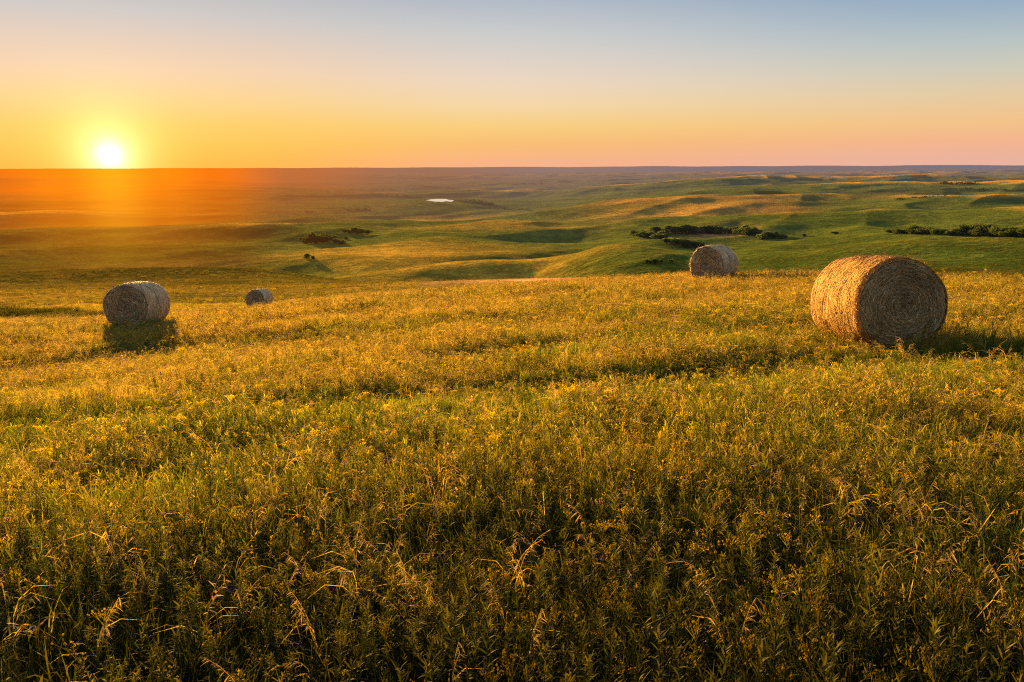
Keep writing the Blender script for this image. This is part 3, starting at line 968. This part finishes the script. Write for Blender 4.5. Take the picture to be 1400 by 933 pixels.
x, y, r = sample(lambda r: np.interp(r, [55, 90, 160, 260], [7, 2.2, .7, .15]), 55, 260)
k = fbm(x / 9, y / 9, 3) + rng.normal(0, .25, len(x)) > .0
x, y, r = x[k], y[k], r[k]
sa_ = np.arctan2(x, y)
k = ~((r > 66) & (r < 128) & (sa_ > az_tan(575, 380)[0]) & (sa_ < az_tan(940, 380)[0]) & (rng.uniform(0, 1, len(x)) < .9))
x, y, r = x[k], y[k], r[k]
d = np.clip(.55 + .7 * fbm(x / 25, y / 25, 3) + rng.normal(0, .15, len(x)), 0, 1)
P, rot, scl = place(x, y, r, .5, 1.3, .15)
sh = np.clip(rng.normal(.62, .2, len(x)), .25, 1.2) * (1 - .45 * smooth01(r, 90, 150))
scatter('rough_grass', 'rough tussock grass on the slopes beyond the hay field', 'grass', TUFTS, P, rng.integers(0, 8, len(x)), rot, scl, d, sh)
n_pts += len(x)

n = 2600
ta = rng.uniform(az_tan(-70, 430)[0], az_tan(150, 430)[0], n)
tr_ = 66 - 9 * smooth01(ta, az_tan(-40, 430)[0], az_tan(150, 430)[0]) + rng.normal(0, 2.6, n)
x, y = tr_ * np.sin(ta), tr_ * np.cos(ta)
k = fbm(x / 4, y / 4, 2) + rng.normal(0, .2, n) + .5 * (ta < az_tan(90, 430)[0]) > .1
x, y, r = x[k], y[k], tr_[k]
P, rot, scl = place(x, y, r, 1.0, 2.2, .15)
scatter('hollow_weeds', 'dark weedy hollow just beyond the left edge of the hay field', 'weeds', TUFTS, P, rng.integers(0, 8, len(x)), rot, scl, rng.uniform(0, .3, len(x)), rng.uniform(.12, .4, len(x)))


# ------------------------------------------------------------------ trees and bushes of the valleys
M_LEAF, t = new_mat('bush_leaves'); N = NT(t)
lc = N.n('ShaderNodeVertexColor', layer_name='Leaf').outputs[0]
oi = N.n('ShaderNodeObjectInfo').outputs['Random']
sc = N.vmath('SCALE', lc); N.link(N.maprange(oi, 0, 1, .7, 1.3, False), sc.node.inputs['Scale'])
df = N.n('ShaderNodeBsdfDiffuse'); N.link(sc, df.inputs[0])
tr = N.n('ShaderNodeBsdfTranslucent'); N.link(sc, tr.inputs[0])
ms = N.n('ShaderNodeMixShader'); ms.inputs[0].default_value = .38
N.link(df.outputs[0], ms.inputs[1]); N.link(tr.outputs[0], ms.inputs[2])
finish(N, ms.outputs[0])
M_BARK, t = new_mat('bush_bark'); N = NT(t)
pb_ = N.n('ShaderNodeBsdfDiffuse')
tcx = N.n('ShaderNodeTexCoord').outputs['Object']
N.link(N.ramp(N.noise(tcx, 6, 4), [(.3, (.03, .022, .015)), (.7, (.08, .06, .04))]), pb_.inputs[0])
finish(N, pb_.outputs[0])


def crown_mesh(seed, n=1500, leafs=.060):
    """unit crown (about 1 wide, 1 high): several leafy lobes of different sizes, gaps between them"""
    g = np.random.default_rng(seed)
    lobes = [(g.normal(0, .20, 2), g.uniform(.30, .78), g.uniform(.16, .27)) for _ in range(9)]
    Vs, Cs = [], []
    w = np.array([l[2] ** 2 for l in lobes]); w /= w.sum()
    idx = g.choice(len(lobes), n, p=w)
    for i in idx:
        (lx, ly), lz, lr = lobes[i]; lz = max(lz - .08, .16)
        dv = g.normal(size=3); dv /= np.linalg.norm(dv)
        dv *= lr * g.uniform(.55, 1.08)
        p = np.array([lx, ly, lz]) + dv * np.array([1.05, 1.05, .9])
        p[2] = max(p[2], .03)
        u = g.normal(size=3); u /= np.linalg.norm(u); v = np.cross(u, g.normal(size=3)); v /= np.linalg.norm(v)
        s = leafs * g.uniform(.5, 1.2)
        Vs.append([p - u * s, p - v * s * .6, p + u * s, p + v * s * .6])
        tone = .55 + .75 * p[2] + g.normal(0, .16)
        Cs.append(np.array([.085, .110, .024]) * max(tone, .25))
    V = np.array(Vs).reshape(-1, 3)
    return mesh_from('crown', V, [np.arange(len(V)).reshape(-1, 4)], mats=[M_LEAF], colors={'Leaf': np.repeat(np.array(Cs), 4, 0)}, smooth=False)


def trunk_mesh(seed):
    g = np.random.default_rng(seed)
    V, Fq = [], []
    for b in range(4):
        top = np.array([g.normal(0, .16), g.normal(0, .16), g.uniform(.45, .7)])
        for k, (q, rr) in enumerate(((0, .035), (.4, .024), (1, .008))):
            p = top * q + np.array([0, 0, -.06 * (1 - q)])
            for e in range(6):
                a = e * PI / 3
                V.append(p + np.array([math.cos(a) * rr, math.sin(a) * rr, 0]))
        o = b * 18
        for k in range(2):
            for e in range(6):
                Fq.append((o + k * 6 + e, o + k * 6 + (e + 1) % 6, o + k * 6 + 6 + (e + 1) % 6, o + k * 6 + 6 + e))
    return mesh_from('trunk', np.array(V), [Fq], mats=[M_BARK])


CROWNS = [crown_mesh(40 + i) for i in range(6)]
TRUNKS = [trunk_mesh(60 + i) for i in range(3)]
ORD = ['first', 'second', 'third', 'fourth', 'fifth', 'sixth', 'seventh', 'eighth', 'ninth', 'tenth', 'eleventh', 'twelfth', 'thirteenth', 'fourteenth',
       'fifteenth', 'sixteenth', 'seventeenth', 'eighteenth', 'nineteenth', 'twentieth', 'twenty-first', 'twenty-second', 'twenty-third', 'twenty-fourth']


def bushes(group, phrase, spots, cat='bush', name='bush', wide=1.45, tall=1.2):
    """spots: (column, row of the foot, height) read from the photograph, sorted from left to right"""
    spots = sorted(spots)
    for i, (px, py, hp) in enumerate(spots):
        bx, by, bz, br = at_pixel(px, py, 100)
        h = hp * tall * math.hypot(br, bz) / F
        root = bpy.data.objects.new(name, None); root.location = (bx, by, bz - .04 * h); root.rotation_euler = (0, 0, rng.uniform(0, 6.28))
        w = h * wide * rng.uniform(.8, 1.3)
        root.scale = (w, w, h); root.empty_display_size = .5
        COL.objects.link(root)
        tag(root, '%s dark %s from the left %s' % (ORD[i], cat, phrase), cat, group)
        c = bpy.data.objects.new('crown', CROWNS[int(rng.integers(0, 6))]); c.parent = root; COL.objects.link(c)
        k = bpy.data.objects.new('trunk', TRUNKS[int(rng.integers(0, 3))]); k.parent = root; COL.objects.link(k)


bushes('bushes of the round clump in the left valley', 'in the round clump in the left valley',
       [(411, 329, 4), (418, 332, 7), (425, 333, 9), (432, 333, 14), (440, 332, 10), (447, 330, 12), (454, 328, 6), (460, 333, 6), (467, 334, 6), (473, 328, 4)])
bushes('bushes of the low clump right of the round clump', 'in the low clump just behind the round clump',
       [(470, 318, 5), (478, 319, 7), (487, 320, 9), (495, 321, 8), (502, 321, 6)])
bushes('small bushes above the dark slope', 'of the pair above the dark green slope', [(420, 354, 7), (428, 355, 5)])
bushes('trees of the row behind the middle hay bale', 'in the tree row behind the middle bale',
       [(868, 322, 6), (877, 324, 7), (886, 326, 8), (896, 318, 7), (904, 328, 10), (912, 318, 8), (922, 320, 8), (931, 320, 9), (940, 320, 11), (949, 320, 10), (958, 319, 8),
        (967, 319, 9), (976, 320, 9), (985, 320, 8), (995, 320, 8), (1005, 320, 8), (1015, 321, 10), (1024, 322, 9), (1032, 322, 7)], 'tree', 'tree', 1.75, 1.4)
bushes('bushes below the tree row', 'in the short row beside the middle bale', [(912, 334, 8), (921, 335, 9), (931, 336, 9), (941, 338, 10), (950, 339, 8), (960, 339, 7)])
bushes('small bushes at the foot of the green hill', 'at the foot of the green middle hill', [(885, 360, 6), (894, 361, 7), (904, 360, 5), (917, 360, 5)])
bushes('bushes right of the tree row', 'in the loose clump right of the long tree row', [(1041, 328, 8), (1049, 327, 9), (1057, 326, 9), (1065, 327, 7), (1074, 326, 4), (1099, 324, 4), (1141, 321, 4)])
bushes('trees of the dark row on the right edge', 'in the dark tree row on the right edge',
       [(1216, 319, 5), (1226, 320, 6), (1236, 320, 6), (1246, 320, 6), (1258, 320, 9), (1268, 321, 7), (1278, 321, 6), (1288, 321, 6), (1297, 322, 5), (1306, 322, 7), (1316, 322, 9),
        (1326, 322, 11), (1336, 322, 12), (1347, 323, 12), (1358, 323, 10), (1368, 324, 9), (1378, 324, 9), (1388, 324, 10), (1398, 324, 10), (1408, 324, 10)], 'tree', 'tree', 1.75, 1.35)


def far_woods(name, label, lines):
    """wooded creek lines kilometres away, read as one dark mass"""
    Vs, Cs = [], []
    for (p0, p1, hp, n, spread) in lines:
        for i in range(n):
            f = rng.uniform(); px = p0[0] + (p1[0] - p0[0]) * f; py = p0[1] + (p1[1] - p0[1]) * f + rng.normal(0, spread)
            bx, by, bz, br = at_pixel(px, py, 300)
            h = hp * rng.uniform(.5, 1.1) * br / F
            for q in range(26):
                dv = rng.normal(size=3) * np.array([.75, .75, .26]) * h
                p = np.array([bx, by, bz + h * .4]) + dv
                p[2] = max(p[2], bz)
                u = rng.normal(size=3); u /= np.linalg.norm(u); v = np.cross(u, rng.normal(size=3)); v /= np.linalg.norm(v)
                s = h * rng.uniform(.12, .3)
                Vs.append([p - u * s, p - v * s * .7, p + u * s, p + v * s * .7]); Cs.append(np.array([.028, .040, .012]) * rng.uniform(.6, 1.3))
    V = np.array(Vs).reshape(-1, 3); o0 = V.mean(0)
    me = mesh_from(name, V - o0, [np.arange(len(V)).reshape(-1, 4)], mats=[M_LEAF], colors={'Leaf': np.repeat(np.array(Cs), 4, 0)}, smooth=False)
    o = bpy.data.objects.new(name, me); o.location = o0; COL.objects.link(o)
    tag(o, label, 'woods', kind='stuff')


far_woods('creek_woods', 'hazy wooded creek winding past the bright pond in the far valley',
          [((505, 267), (578, 272), 3.5, 60, .6), ((560, 255), (622, 258), 2.6, 40, .5), ((622, 275), (674, 281), 4.5, 46, .8), ((640, 283), (725, 288), 2.6, 36, .5),
           ((400, 292), (505, 287), 3.0, 46, .6), ((560, 278), (612, 280), 2.4, 24, .4), ((440, 262), (560, 259), 2.2, 40, .8)])
far_woods('valley_woods', 'dark wooded draw in the far valley on the right',
          [((1288, 252), (1335, 252), 3.2, 40, .6), ((1290, 259), (1400, 262), 2.6, 44, .8), ((1225, 274), (1310, 266), 2.4, 36, .7), ((700, 253), (745, 252), 2.2, 22, .4)])

# ------------------------------------------------------------------ light
sl = bpy.data.lights.new('sun', 'SUN'); sl.energy = 28.0; sl.angle = rad(1.2); sl.color = (1.0, .59, .11)
so = bpy.data.objects.new('sun', sl); COL.objects.link(so)
sa = SUN_AZ
sd = Vector((math.sin(sa) * math.cos(SUN_EL), math.cos(sa) * math.cos(SUN_EL), math.sin(SUN_EL)))
so.rotation_euler = sd.to_track_quat('Z', 'Y').to_euler()

world = bpy.data.worlds.new('World'); scene.world = world; world.use_nodes = True
t = world.node_tree; t.nodes.clear(); N = NT(t)
vec = N.vmath('NORMALIZE', N.n('ShaderNodeTexCoord').outputs['Generated'])
sep = N.n('ShaderNodeSeparateXYZ'); N.link(vec, sep.inputs[0])
el = N.math('MULTIPLY', N.math('ARCSINE', sep.outputs[2]), 180 / PI)
e30 = N.math('DIVIDE', el, 45.0, clamp=True)
ad = sun_azdiff(N, vec)


def erow(y):     # elevation (of 45 degrees) of a row of the photograph
    return max(math.degrees(math.atan((466.5 - y) / F)) - math.degrees(PITCH) + .35, 0) / 45


def stops(rows):
    return [(erow(y), lin(c)) for y, c in rows]


top = [(.42, (.36, .44, .56)), (1.0, (.25, .35, .49))]
ramp_s = N.ramp(e30, stops([(229, (255, 182, 76)), (205, (253, 195, 88)), (180, (252, 204, 106)), (148, (250, 212, 146)), (112, (246, 212, 178)), (75, (229, 207, 191)), (40, (207, 203, 202)), (0, (188, 190, 196))]) + top)
ramp_c = N.ramp(e30, stops([(229, (252, 182, 140)), (205, (253, 192, 120)), (180, (253, 210, 130)), (150, (250, 219, 172)), (122, (243, 219, 194)), (90, (228, 215, 204)), (55, (208, 209, 208)), (0, (176, 187, 202))]) + top)
ramp_r = N.ramp(e30, stops([(226, (240, 184, 164)), (205, (250, 186, 146)), (182, (250, 200, 142)), (150, (234, 208, 168)), (120, (212, 208, 190)), (88, (188, 200, 200)), (50, (160, 182, 200)), (0, (124, 160, 194))]) + top)
ramp_b = N.ramp(e30, stops([(229, (150, 130, 140)), (150, (170, 150, 150)), (60, (140, 150, 165)), (0, (120, 140, 165))]) + top)
c1 = N.mix(N.maprange(ad, 6, 28), ramp_s, ramp_c)
c2 = N.mix(N.maprange(ad, 24, 60), c1, ramp_r)
c3 = N.mix(N.maprange(ad, 60, 130), c2, ramp_b)
# sun disc and its glow in the air
sv = (math.sin(SUN_AZ) * math.cos(SUN_EL_DISC), math.cos(SUN_AZ) * math.cos(SUN_EL_DISC), math.sin(SUN_EL_DISC))
th = N.math('MULTIPLY', N.math('ARCCOSINE', N.math('MINIMUM', N.vmath('DOT_PRODUCT', vec, sv), .9999999)), 180 / PI)


def gauss(s):
    return N.math('EXPONENT', N.math('MULTIPLY', N.math('POWER', N.math('DIVIDE', th, s), 2.0), -1.0))


def addc(a, f, c):
    v = N.vmath('SCALE', c); N.link(f, v.node.inputs['Scale'])
    return N.vmath('ADD', a, v)


c4 = addc(c3, gauss(.8), (1.2, 1.1, 1.0))
c4 = addc(c4, gauss(1.8), (.5, .5, .30))
c4 = addc(c4, gauss(3.3), (.14, .26, .06))
sky = N.n('ShaderNodeTexSky'); sky.sky_type = 'NISHITA'; sky.sun_disc = False
sky.sun_elevation = SUN_EL; sky.sun_rotation = SUN_AZ
bg = N.n('ShaderNodeBackground'); N.link(c4, bg.inputs[0]); bg.inputs[1].default_value = .93
bg2 = N.n('ShaderNodeBackground'); N.link(sky.outputs[0], bg2.inputs[0]); bg2.inputs[1].default_value = .003
ads = N.n('ShaderNodeAddShader'); N.link(bg.outputs[0], ads.inputs[0]); N.link(bg2.outputs[0], ads.inputs[1])
wo = N.n('ShaderNodeOutputWorld'); N.link(ads.outputs[0], wo.inputs[0])

# ------------------------------------------------------------------ render settings
scene.render.engine = 'CYCLES'
scene.view_settings.view_transform = 'Standard'
scene.view_settings.look = 'None'
scene.view_settings.exposure = 0
scene.view_settings.gamma = 1
scene.cycles.use_denoising = False
scene.cycles.filter_width = 1.15
scene.cycles.sample_clamp_indirect = 2.5
scene.cycles.max_bounces = 4
scene.cycles.diffuse_bounces = 2
scene.cycles.glossy_bounces = 2
scene.cycles.transmission_bounces = 2
scene.cycles.transparent_max_bounces = 4
